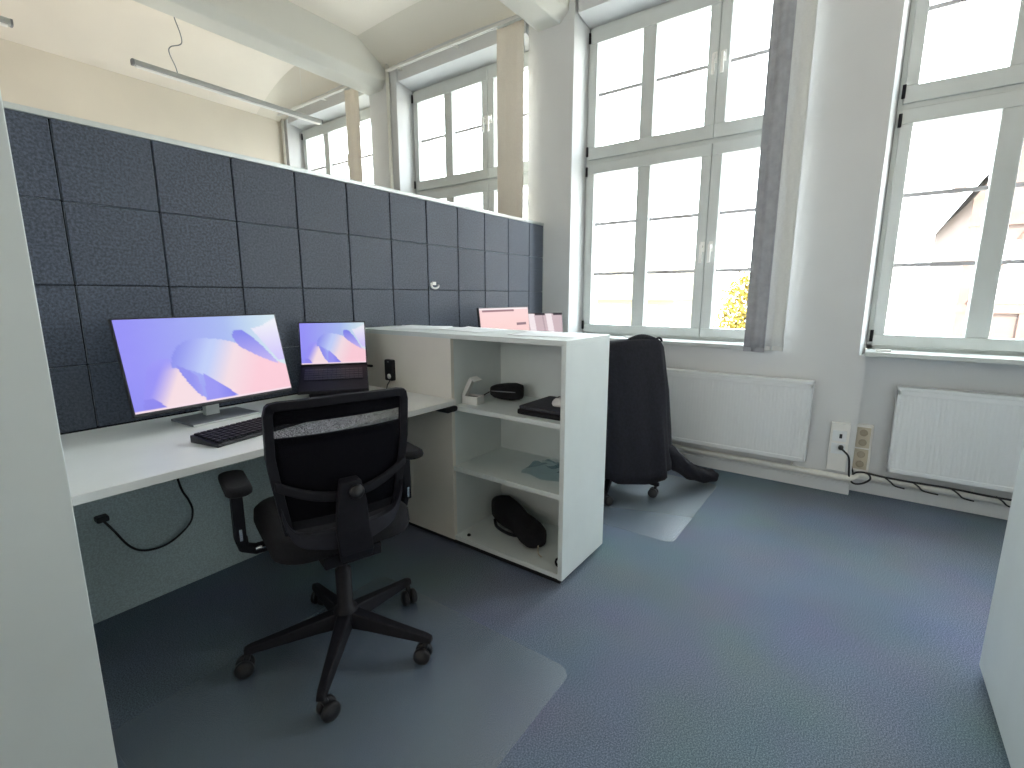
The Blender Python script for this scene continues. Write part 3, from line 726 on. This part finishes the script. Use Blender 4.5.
MB().loft([jring(*s) for s in spec_], cap=True).build('jacket_body', M['jacket'], jk)
# collar / hanging loop at the top
cl = [tuple(BC + UX * (x * 0.7 + 0.06) + UY * (-0.03 + 0.02 * math.cos(x * 9)) + Vector((0, 0, 0.970 + 0.012 * math.cos(x * 14)))) for x in [-.12 + .24 * i / 12 for i in range(13)]]
MB().tube(cl, [0.010 + 0.008 * math.sin(math.pi * i / 12) for i in range(13)], 10).build('collar', M['jacket'], jk)
lp_ = [tuple(BC + UX * (0.165 + 0.02 * math.cos(q)) + UY * (-0.02) + Vector((0, 0, 0.955 + 0.022 * math.sin(q)))) for q in [math.pi * i / 8 for i in range(9)]]
MB().tube(lp_, 0.007, 8).build('hanging_loop', M['jacket'], jk)
# sleeve that trails down onto the floor beside the chair
sl = spline([(2.72, 1.01, 0.44), (2.79, 0.96, 0.36), (2.88, 0.90, 0.27), (2.97, 0.85, 0.175), (3.07, 0.79, 0.10), (3.16, 0.735, 0.062), (3.235, 0.70, 0.048)], 4)
nr = len(sl)
rings = []
for i, p in enumerate(sl):
    u = i / (nr - 1); wd = 0.040 + 0.065 * math.sin(math.pi * min(1, u * 1.5) * 0.5) - 0.058 * u; ht = 0.030 + 0.045 * math.sin(math.pi * min(1, u * 1.5) * 0.5) - 0.038 * u
    t_ = Vector(sl[min(i+1, nr-1)]) - Vector(sl[max(i-1, 0)]); t_.normalize()
    s_ = Vector((t_.y, -t_.x, 0)).normalized(); n_ = s_.cross(t_)
    rings.append([tuple(Vector(p) + s_ * wd * math.cos(q) * (1 + .10 * math.sin(5*q + i)) + n_ * ht * math.sin(q) * (1 + .12 * math.sin(4*q + i*1.3))) for q in [2*math.pi*j/18 for j in range(18)]])
rings = [[(x, y, max(0.006, z)) for x, y, z in r_] for r_ in rings]
MB().loft(rings).build('sleeve', M['jacket'], jk)
# ------------------------------------------------------------------ chair mats
def floor_mat(xa, xb, ya, yb, label):
    tag(MB().prism(rrect(xb - xa, yb - ya, 0.05, 6, (xa + xb)/2, (ya + yb)/2), 0.0008, 0.0034).build('chair_mat', M['vinyl'], bevel=0.001, at=((xa + xb)/2, (ya + yb)/2, 0)), label, 'chair mat', 'clear mats under the swivel chairs')
floor_mat(0.27, 1.245, 0.655, 1.605, 'clear vinyl floor mat under the mesh chair at the near desk')
floor_mat(2.265, 3.20, 0.655, 1.605, 'clear vinyl floor mat under the chair with the jacket')

# ------------------------------------------------------------------ radiators, pipes, sockets
def radiator(ya, yb, xf, xw, label):
    r_ = thing('radiator', label, 'radiator', (xf, (ya + yb)/2, 0.18), 0, 'panel radiators under the windows')
    z0, z1 = 0.185, 0.700
    m = MB(); n = int((yb - ya - 0.03) / 0.020)
    prof = []
    for i in range(n + 1):
        y = ya + 0.015 + i * (yb - ya - 0.03) / n
        prof += [(y, 0.0), (y + 0.006, -0.0011), (y + 0.013, -0.0011)]
    prof = prof[:-2]
    rows_ = [[(xf + 0.004 + dx, y, z) for y, dx in prof] for z in (z0 + 0.025, z1 - 0.045)]
    m.loft(rows_, cap=False, smooth=False, closed=False)
    m.box(xf + 0.005, ya, z0, xf + 0.022, yb, z1 - 0.02)
    m.box(xf, ya, z0, xf + 0.02, yb, z0 + 0.027).box(xf, ya, z1 - 0.047, xf + 0.02, yb, z1 - 0.02)
    m.box(xf, ya, z0, xf + 0.02, ya + 0.016, z1 - 0.02).box(xf, yb - 0.016, z0, xf + 0.02, yb, z1 - 0.02)
    m.build('front_panel', M['rad'], r_, bevel=0.003)
    box(xf - 0.002, ya - 0.002, z1 - 0.020, xf + 0.075, yb + 0.002, z1).build('top_grille', M['rad'], r_, bevel=0.004)
    box(xf + 0.02, ya, z0, xf + 0.073, ya + 0.004, z1 - 0.02).build('side_cover', M['rad'], r_)
    box(xf + 0.02, yb - 0.004, z0, xf + 0.073, yb, z1 - 0.02).build('side_cover', M['rad'], r_)
    for y in (ya + 0.15, yb - 0.15):
        box(xf + 0.06, y - 0.015, z0 + 0.05, xw, y + 0.015, z1 - 0.08).build('wall_bracket', M['rad'], r_)
    return r_
radiator(0.205, 1.62, XW - 0.10, XW, 'white panel radiator under the window behind the jacket')
radiator(-1.36, -0.205, XN - 0.10, XN, 'white panel radiator under the right-hand window')
# valve at the far radiator next to the jacket
ra = thing('heating_pipe', 'white heating pipe along the wall under the radiators', 'pipe', (XW - 0.05, 0.3, 0.1))
MB().tube([(XW - 0.045, 2.15, 0.128), (XW - 0.045, 0.02, 0.118), (XW - 0.045, -0.03, 0.118), (XW + 0.03, -0.06, 0.118), (XW + 0.055, -0.09, 0.118), (XW + 0.055, -1.5, 0.112)], 0.019, 14).build('pipe_run', M['pipe'], ra)
for y in (1.2, 0.28): box(XW - 0.05, y - 0.006, 0.10, XW, y + 0.006, 0.148).build('pipe_clamp', M['pipe'], ra)
for y in (-0.6,): box(XW + 0.05, y - 0.006, 0.09, XN, y + 0.006, 0.138).build('pipe_clamp', M['pipe'], ra)
# vertical pipe at the pier beyond the divider
vp = MB().tube([(XW - 0.022, 4.035, 0.0), (XW - 0.022, 4.035, 3.60)], 0.019, 12)
tag(vp.build('riser_pipe', M['pipe'], at=(XW - 0.022, 4.035, 0)), 'thin white vertical pipe on the pier beyond the divider', 'pipe')
# double wall box on the pier
so_ = thing('wall_socket', 'white wall box with black plug on the pier between windows', 'socket', (XW, 0.045, 0.155))
box(XW - 0.032, -0.006, 0.150, XW, 0.092, 0.452).build('trunking', M['whiteplastic'], so_, bevel=0.003)
for z in (0.372, 0.292):
    box(XW - 0.038, 0.008, z - 0.033, XW - 0.031, 0.080, z + 0.033).build('socket_plate', M['rad'], so_, bevel=0.002)
box(XW - 0.044, 0.030, 0.360, XW - 0.0375, 0.044, 0.386).build('network_port', M['black'], so_)
# plug and cable from the white box
pg = thing('cable', 'black plugged cable dropping from the white wall box', 'cable', (XW - 0.06, 0.02, 0.2))
MB().lathe([(0.0, -0.03), (0.010, -0.03), (0.014, -0.022), (0.014, 0.0)], 12, (XW - 0.0385, 0.030, 0.305), 'x').build('plug', M['black'], pg)
MB().tube(spline([(XW - 0.062, 0.028, 0.303), (XW - 0.075, 0.012, 0.292), (XW - 0.068, -0.014, 0.26), (XW - 0.05, -0.022, 0.20), (XW - 0.05, -0.03, 0.13), (XW - 0.03, -0.055, 0.088), (XW + 0.01, -0.10, 0.085), (XW + 0.02, -0.135, 0.118), (XW + 0.015, -0.115, 0.152), (XW - 0.005, -0.06, 0.150), (XW - 0.02, -0.03, 0.112)], 7), 0.0055, 8).build('cord', M['black'], pg)
# beige four-way socket strip in the niche
s4 = thing('socket_strip', 'beige upright socket strip in the niche beside the radiator', 'socket', (XN, -0.075, 0.14))
box(XN - 0.030, -0.122, 0.138, XN, -0.030, 0.438).build('back_box', M['whiteplastic'], s4, bevel=0.003)
for z in (0.357, 0.219):
    box(XN - 0.036, -0.110, z - 0.064, XN - 0.029, -0.040, z + 0.064).build('socket_plate', M['beige'], s4, bevel=0.002)
    for dz in (-0.031, 0.031):
        MB().lathe([(0.021, 0.0), (0.021, -0.003), (0.017, -0.003), (0.016, 0.001), (0.0, 0.001)], 20, (XN - 0.0362, -0.075, z + dz), 'x').build('socket_well', M['beige_dark'], s4)
# cables running under the second radiator
def cab(pts, r, label, group=None):
    tag(MB().tube(spline(pts, 6), r, 7).build('cable', M['black'], at=pts[0]), label, 'cable', group)
cab([(XN - 0.075, -0.03, 0.452), (XN - 0.080, -0.028, 0.40), (XN - 0.085, -0.02, 0.30), (XN - 0.085, -0.03, 0.20), (XN - 0.07, -0.045, 0.14), (XN - 0.06, -0.05, 0.10)], 0.0045, 'straight black cable running up the corner edge of the pier')
cab([(XN - 0.095, -0.11, 0.156), (XN - 0.10, -0.20, 0.150), (XN - 0.105, -0.33, 0.150), (XN - 0.106, -0.50, 0.153), (XN - 0.106, -0.68, 0.146), (XN - 0.106, -0.95, 0.150), (XN - 0.10, -1.3, 0.15)], 0.006, 'long black cable running just under the right-hand radiator')
for i, (y, lb) in enumerate(((-0.20, 'black cable end hanging over the pipe, nearest the socket strip'), (-0.33, 'black cable end hanging over the pipe, second from the socket strip'), (-0.50, 'black cable end hanging over the pipe, third from the socket strip'), (-0.68, 'black cable end hanging over the pipe, farthest from the socket strip'))):
    cab([(XN - 0.104, y, 0.150), (XN - 0.098, y - 0.03, 0.128), (XN - 0.096, y - 0.055, 0.106), (XN - 0.095, y - 0.10 - 0.02 * (i % 2), 0.100)], 0.0045, lb, 'cable ends over the heating pipe')
# little white things on the sills
tag(box(3.54, 1.415, 0.8975, 3.57, 1.485, 0.912).build('window_stop', M['whiteplastic'], bevel=0.003, at=(3.555, 1.45, 0.8975)), 'small white block on the sill above the jacket', 'block')
tag(box(3.515, -0.150, 0.8975, 3.545, -0.075, 0.910).build('window_stop', M['whiteplastic'], bevel=0.003, at=(3.53, -0.11, 0.8975)), 'small white block on the sill of the right-hand window', 'block')

# ------------------------------------------------------------------ curtain panels and rails
def curtain(ya, yb, x, zt, zb, m, label, parts=True, wav=0.004):
    c = thing('curtain', label, 'curtain', (x, (ya + yb)/2, zb))
    def f(u, v):
        return (x + wav * math.sin(u * 9 + v * 2.2) + 0.5 * wav * math.sin(u * 21), ya + (yb - ya) * u, zb + (zt - zb) * v)
    MB().grid(f, 16, 24).build('cloth', m, c, solid=0.003)
    box(x - 0.006, ya, zb - 0.004, x + 0.006, yb, zb + 0.022).build('hem_bar', m, c, bevel=0.002)
    box(x - 0.008, ya + 0.01, zt - 0.012, x + 0.008, yb - 0.01, zt + 0.006).build('carrier', M['alu'], c)
curtain(0.490, 0.612, 3.405, 3.322, 0.868, M['curtgrey'], 'grey narrow curtain panel beside the large window', wav=0.006)
curtain(0.390, 0.515, 3.436, 3.322, 0.878, M['curtlight'], 'pale narrow curtain panel between the grey one and the pier')
curtain(2.36, 2.62, 3.418, 3.322, 0.878, M['curtain'], 'beige curtain panel at the first window beyond the divider')
curtain(4.40, 4.615, 3.418, 3.322, 0.878, M['curtain'], 'beige curtain panel at the farthest window')
curtain(-1.60, -1.40, 3.418, 3.322, 0.878, M['curtain'], 'beige curtain panel at the right-hand window')
for k, lb in ((0, 'white curtain rail above the large window'), (1, 'white curtain rail above the first window beyond the divider'), (2, 'white curtain rail above the farthest window'), (-1, 'white curtain rail above the right-hand window')):
    ya, yb = WL(k) - WW - 0.12, WL(k) + 0.04
    rl = thing('curtain_rail', lb, 'curtain rail', (3.418, (ya + yb)/2, 3.335), 0, 'curtain rails along the window wall')
    m = MB().box(3.404, ya, 3.328, 3.412, yb, 3.350).box(3.424, ya, 3.328, 3.432, yb, 3.350).box(3.404, ya, 3.343, 3.432, yb, 3.350)
    m.build('track', M['whiteplastic'], rl, bevel=0.002)
    for y in (ya + 0.1, (ya + yb)/2, yb - 0.1):
        box(3.41, y - 0.012, 3.350, XW + 0.001, y + 0.012, 3.356).build('wall_bracket', M['whiteplastic'], rl)

# ------------------------------------------------------------------ pendant lamps beyond the divider
def lamp(xa, xb, label, cordx):
    l_ = thing('pendant_lamp', label, 'lamp', ((xa + xb)/2, 4.8, 2.98), 0, 'tube lamps beyond the divider')
    MB().prism(rrect(0.050, 0.042, 0.012, 4, 4.8, 3.0), xa, xb, 'x').build('lamp_housing', M['alu_d'], l_, bevel=0.002)
    MB().prism(rrect(0.036, 0.014, 0.006, 3, 4.8, 2.976), xa + 0.02, xb - 0.02, 'x').build('diffuser', M['whiteplastic'], l_)
    for xe in (xa, xb): MB().prism(rrect(0.052, 0.044, 0.012, 4, 4.8, 3.0), xe - 0.006, xe + 0.006, 'x').build('end_cap', M['grey'], l_)
    for cx in cordx:
        MB().tube(spline([(cx, 4.8, 3.02), (cx - 0.01, 4.8, 3.07), (cx - 0.045, 4.8, 3.16), (cx - 0.03, 4.80, 3.21), (cx + 0.05, 4.8, 3.26), (cx + 0.055, 4.8, 3.33), (cx + 0.02, 4.8, 3.45), (cx, 4.8, 3.60)], 5), 0.004, 6).build('lamp_cord', M['grey'], l_)
    MB().tube([(xb - 0.2, 4.8, 3.02), (xb - 0.2, 4.8, 3.61)], 0.0012, 5).build('wire', M['alu'], l_)
M['alu_d'] = mat('lamp_grey', (0.42, 0.43, 0.42, 1), 0.45, vary=0.03, scale=20)
lamp(1.62, 3.24, 'long grey tube lamp hanging near the windows beyond the divider', (1.93,))
lamp(-0.66, 0.955, 'long grey tube lamp hanging at the upper left beyond the divider', (-0.3,))
brk = MB().box(XW - 0.05, 5.86, 3.60 - 0.12, XW, 5.90, 3.60 - 0.10).box(XW - 0.05, 5.86, 3.40, XW - 0.042, 5.90, 3.5)
brk.tube([(XW - 0.03, 5.95, 0.0), (XW - 0.03, 5.95, 3.38)], 0.014, 8)
tag(brk.build('riser_pipe', M['pipe'], at=(XW - 0.03, 5.95, 0)), 'thin white vertical pipe in the farthest corner beside the far wall', 'pipe')

# ------------------------------------------------------------------ outside
struct(box(4.3, -60, -4.1, 90, 70, -4.0).build('ground', M['street']))
hs_ = thing('house', 'pink half-timbered gabled house outside the right-hand window', 'house', (14.5, -4.6, -4.0))
box(12.0, -6.7, -4.0, 18.0, -1.35, 2.9).build('house_wall', M['plaster'], hs_)
MB().prism([(-6.7, 2.9), (-1.35, 2.9), (-4.02, 7.3)], 12.0, 18.0, 'x').build('gable_wall', M['plaster'], hs_)
for sgn in (1, -1):
    ye = -4.02 + sgn * 2.98; dz = 0.20
    MB().prism([(-4.02, 7.55), (ye, 2.80), (ye, 2.80 + dz + .1), (-4.02, 7.55 + dz + .15)], 11.5, 18.3, 'x').build('roof', M['rooft'], hs_)
for z in (-1.0, 0.35, 1.0, 2.5):
    box(11.93, -6.7, z - 0.08, 12.02, -1.33, z + 0.08).build('timber_beam', M['timber'], hs_)
for y in (-1.43, -2.25, -3.1, -4.0, -5.0, -5.8, -6.62):
    box(11.94, y - 0.08, -4, 12.02, y + 0.08, 2.88).build('timber_beam', M['timber'], hs_)
for a, b_ in (((-1.5, 1.05), (-2.2, 2.4)), ((-3.1, -0.9), (-2.3, 0.3)), ((-2.3, 2.5), (-4.0, 5.2))):
    MB().tube([(11.97, a[0], a[1]), (11.97, b_[0], b_[1])], 0.09, 4).build('timber_brace', M['timber'], hs_)
for (y, z) in ((-2.02, 1.1), (-3.55, 1.1), (-4.5, 1.1), (-2.7, -0.45), (-5.5, 1.1)):
    w = box(11.92, y - 0.28, z, 12.01, y + 0.28, z + 1.05).build('house_window', M['whiteplastic'], hs_)
    box(11.91, y - 0.22, z + 0.06, 11.925, y + 0.22, z + 0.99).build('window_pane', M['paper'], w)
bl = thing('building', 'low pale ochre building far beyond the large window', 'building', (34, 14, -4.0))
box(30, 9.5, -4.0, 38, 26, 1.0).build('building_wall', M['ochre'], bl)
MB().prism([(29.4, 1.0), (38.6, 1.0), (34, 3.2)], 9.2, 26.3, 'y').build('roof', M['ochre'], bl)
for y in (11, 13, 15, 17, 19, 21): box(29.95, y - 0.5, -0.7, 30.02, y + 0.5, 0.7).build('building_window', M['paper'], bl)
tr = thing('tree', 'sunlit yellow tree seen in the lower right pane of the large window', 'tree', (16, 2.65, -4.0))
MB().tube([(16, 2.65, -4.0), (16.05, 2.6, -2.0), (16, 2.65, -0.2), (15.95, 2.7, 0.9)], [0.20, 0.16, 0.12, 0.05], 10).build('trunk', M['bark'], tr)
lf = MB()
for i in range(5200):
    while True:
        d = Vector((random.uniform(-1, 1), random.uniform(-1, 1), random.uniform(-1, 1)))
        if 0.25 < d.length < 1: break
    lump = 1 + 0.18 * math.sin(5 * d.x + 4 * d.y) * math.cos(6 * d.z)
    p = Vector((16 + d.x * 1.15 * lump, 2.65 + d.y * 1.12 * lump, 0.45 + d.z * 1.55 * lump))
    q = Matrix.Rotation(random.uniform(0, 6.28), 3, 'Z') @ Matrix.Rotation(random.uniform(-1.2, 1.2), 3, 'X')
    s = random.uniform(0.05, 0.10)
    vs = [p + q @ Vector(v) * s for v in ((0, -1, 0), (0.55, 0, 0.15), (0, 1, 0), (-0.55, 0, 0.15))]
    lf._add([tuple(v) for v in vs], [(0, 1, 2, 3)])
lf.build('foliage', M['yellowleaf'], tr)

# ------------------------------------------------------------------ light
w = bpy.data.worlds.new('World'); SC.world = w; w.use_nodes = True
nt = w.node_tree; nt.nodes.clear()
bg = nt.nodes.new('ShaderNodeBackground'); wo = nt.nodes.new('ShaderNodeOutputWorld')
tcn = nt.nodes.new('ShaderNodeTexCoord'); sx = nt.nodes.new('ShaderNodeSeparateXYZ'); rp = nt.nodes.new('ShaderNodeValToRGB')
nt.links.new(tcn.outputs['Generated'], sx.inputs[0])
mr = nt.nodes.new('ShaderNodeMapRange'); mr.inputs[1].default_value = -1; mr.inputs[2].default_value = 1
nt.links.new(sx.outputs['Z'], mr.inputs[0]); nt.links.new(mr.outputs[0], rp.inputs[0])
rp.color_ramp.elements[0].position = 0.45; rp.color_ramp.elements[0].color = (1.0, 0.99, 0.97, 1)
rp.color_ramp.elements[1].position = 0.75; rp.color_ramp.elements[1].color = (0.84, 0.94, 1.0, 1)
nt.links.new(rp.outputs[0], bg.inputs[0]); bg.inputs[1].default_value = 4.5
nt.links.new(bg.outputs[0], wo.inputs[0])
sun = bpy.data.lights.new('sun', 'SUN'); sun.energy = 7.0; sun.angle = R(2); sun.color = (1.0, 0.90, 0.74)
so = bpy.data.objects.new('sun', sun); COL.objects.link(so); so.rotation_euler = (R(15), R(-48), 0)
for k in range(-2, 3):
    a = bpy.data.lights.new('window_portal', 'AREA'); a.shape = 'RECTANGLE'; a.size = 2.3; a.size_y = 1.5
    a.cycles.is_portal = True
    o = bpy.data.objects.new('window_portal', a); COL.objects.link(o)
    o.location = (3.99, WL(k) - WW/2, 2.06); o.rotation_euler = (0, R(90), 0)

# added fill areas without visible fittings: front wall, left wall, bay beyond the divider
def area(name, loc, rot, sx_, sy_, e, col):
    a = bpy.data.lights.new(name, 'AREA'); a.shape = 'RECTANGLE'; a.size = sx_; a.size_y = sy_; a.energy = e; a.color = col
    o = bpy.data.objects.new(name, a); COL.objects.link(o); o.location = loc; o.rotation_euler = rot; return o
area('front_fill', (0.3, FRONTY + 0.05, 1.5), (R(90), 0, 0), 5.0, 2.0, 1.8, (0.76, 0.90, 1.0)).data.spread = R(110)  # added unseen area, stands in for daylight from behind the camera
_l = area('left_fill', (LEFTX + 0.06, -0.4, 2.0), (0, R(-93), 0), 1.6, 4.4, 5.5, (1.0, 0.95, 0.88)); _l.data.spread = R(80)  # added warm area out of view, brightens faces turned from the windows
area('far_bay_fill', (0.6, 4.9, 2.2), (R(180), 0, 0), 3.0, 0.8, 3.0, (1.0, 0.93, 0.80))  # added uplight with no fixture, brightens the far bay

# ------------------------------------------------------------------ camera and view
cam = bpy.data.cameras.new('camera'); co = bpy.data.objects.new('camera', cam); COL.objects.link(co)
cam.sensor_width = 36.0; cam.lens = 482.47 / 1024 * 36.0; cam.clip_start = 0.05; cam.clip_end = 300
co.location = (0, 0, 1.2136)
yaw, pitch = R(35.86), R(-10.306)
d = Vector((math.cos(pitch)*math.cos(yaw), math.cos(pitch)*math.sin(yaw), math.sin(pitch)))
co.rotation_euler = d.to_track_quat('-Z', 'Y').to_euler()
SC.camera = co
SC.view_settings.view_transform = 'Standard'
SC.view_settings.exposure = EXPO
SC.cycles.use_denoising = True
SC.cycles.max_bounces = 12; SC.cycles.diffuse_bounces = 6; SC.cycles.transparent_max_bounces = 16
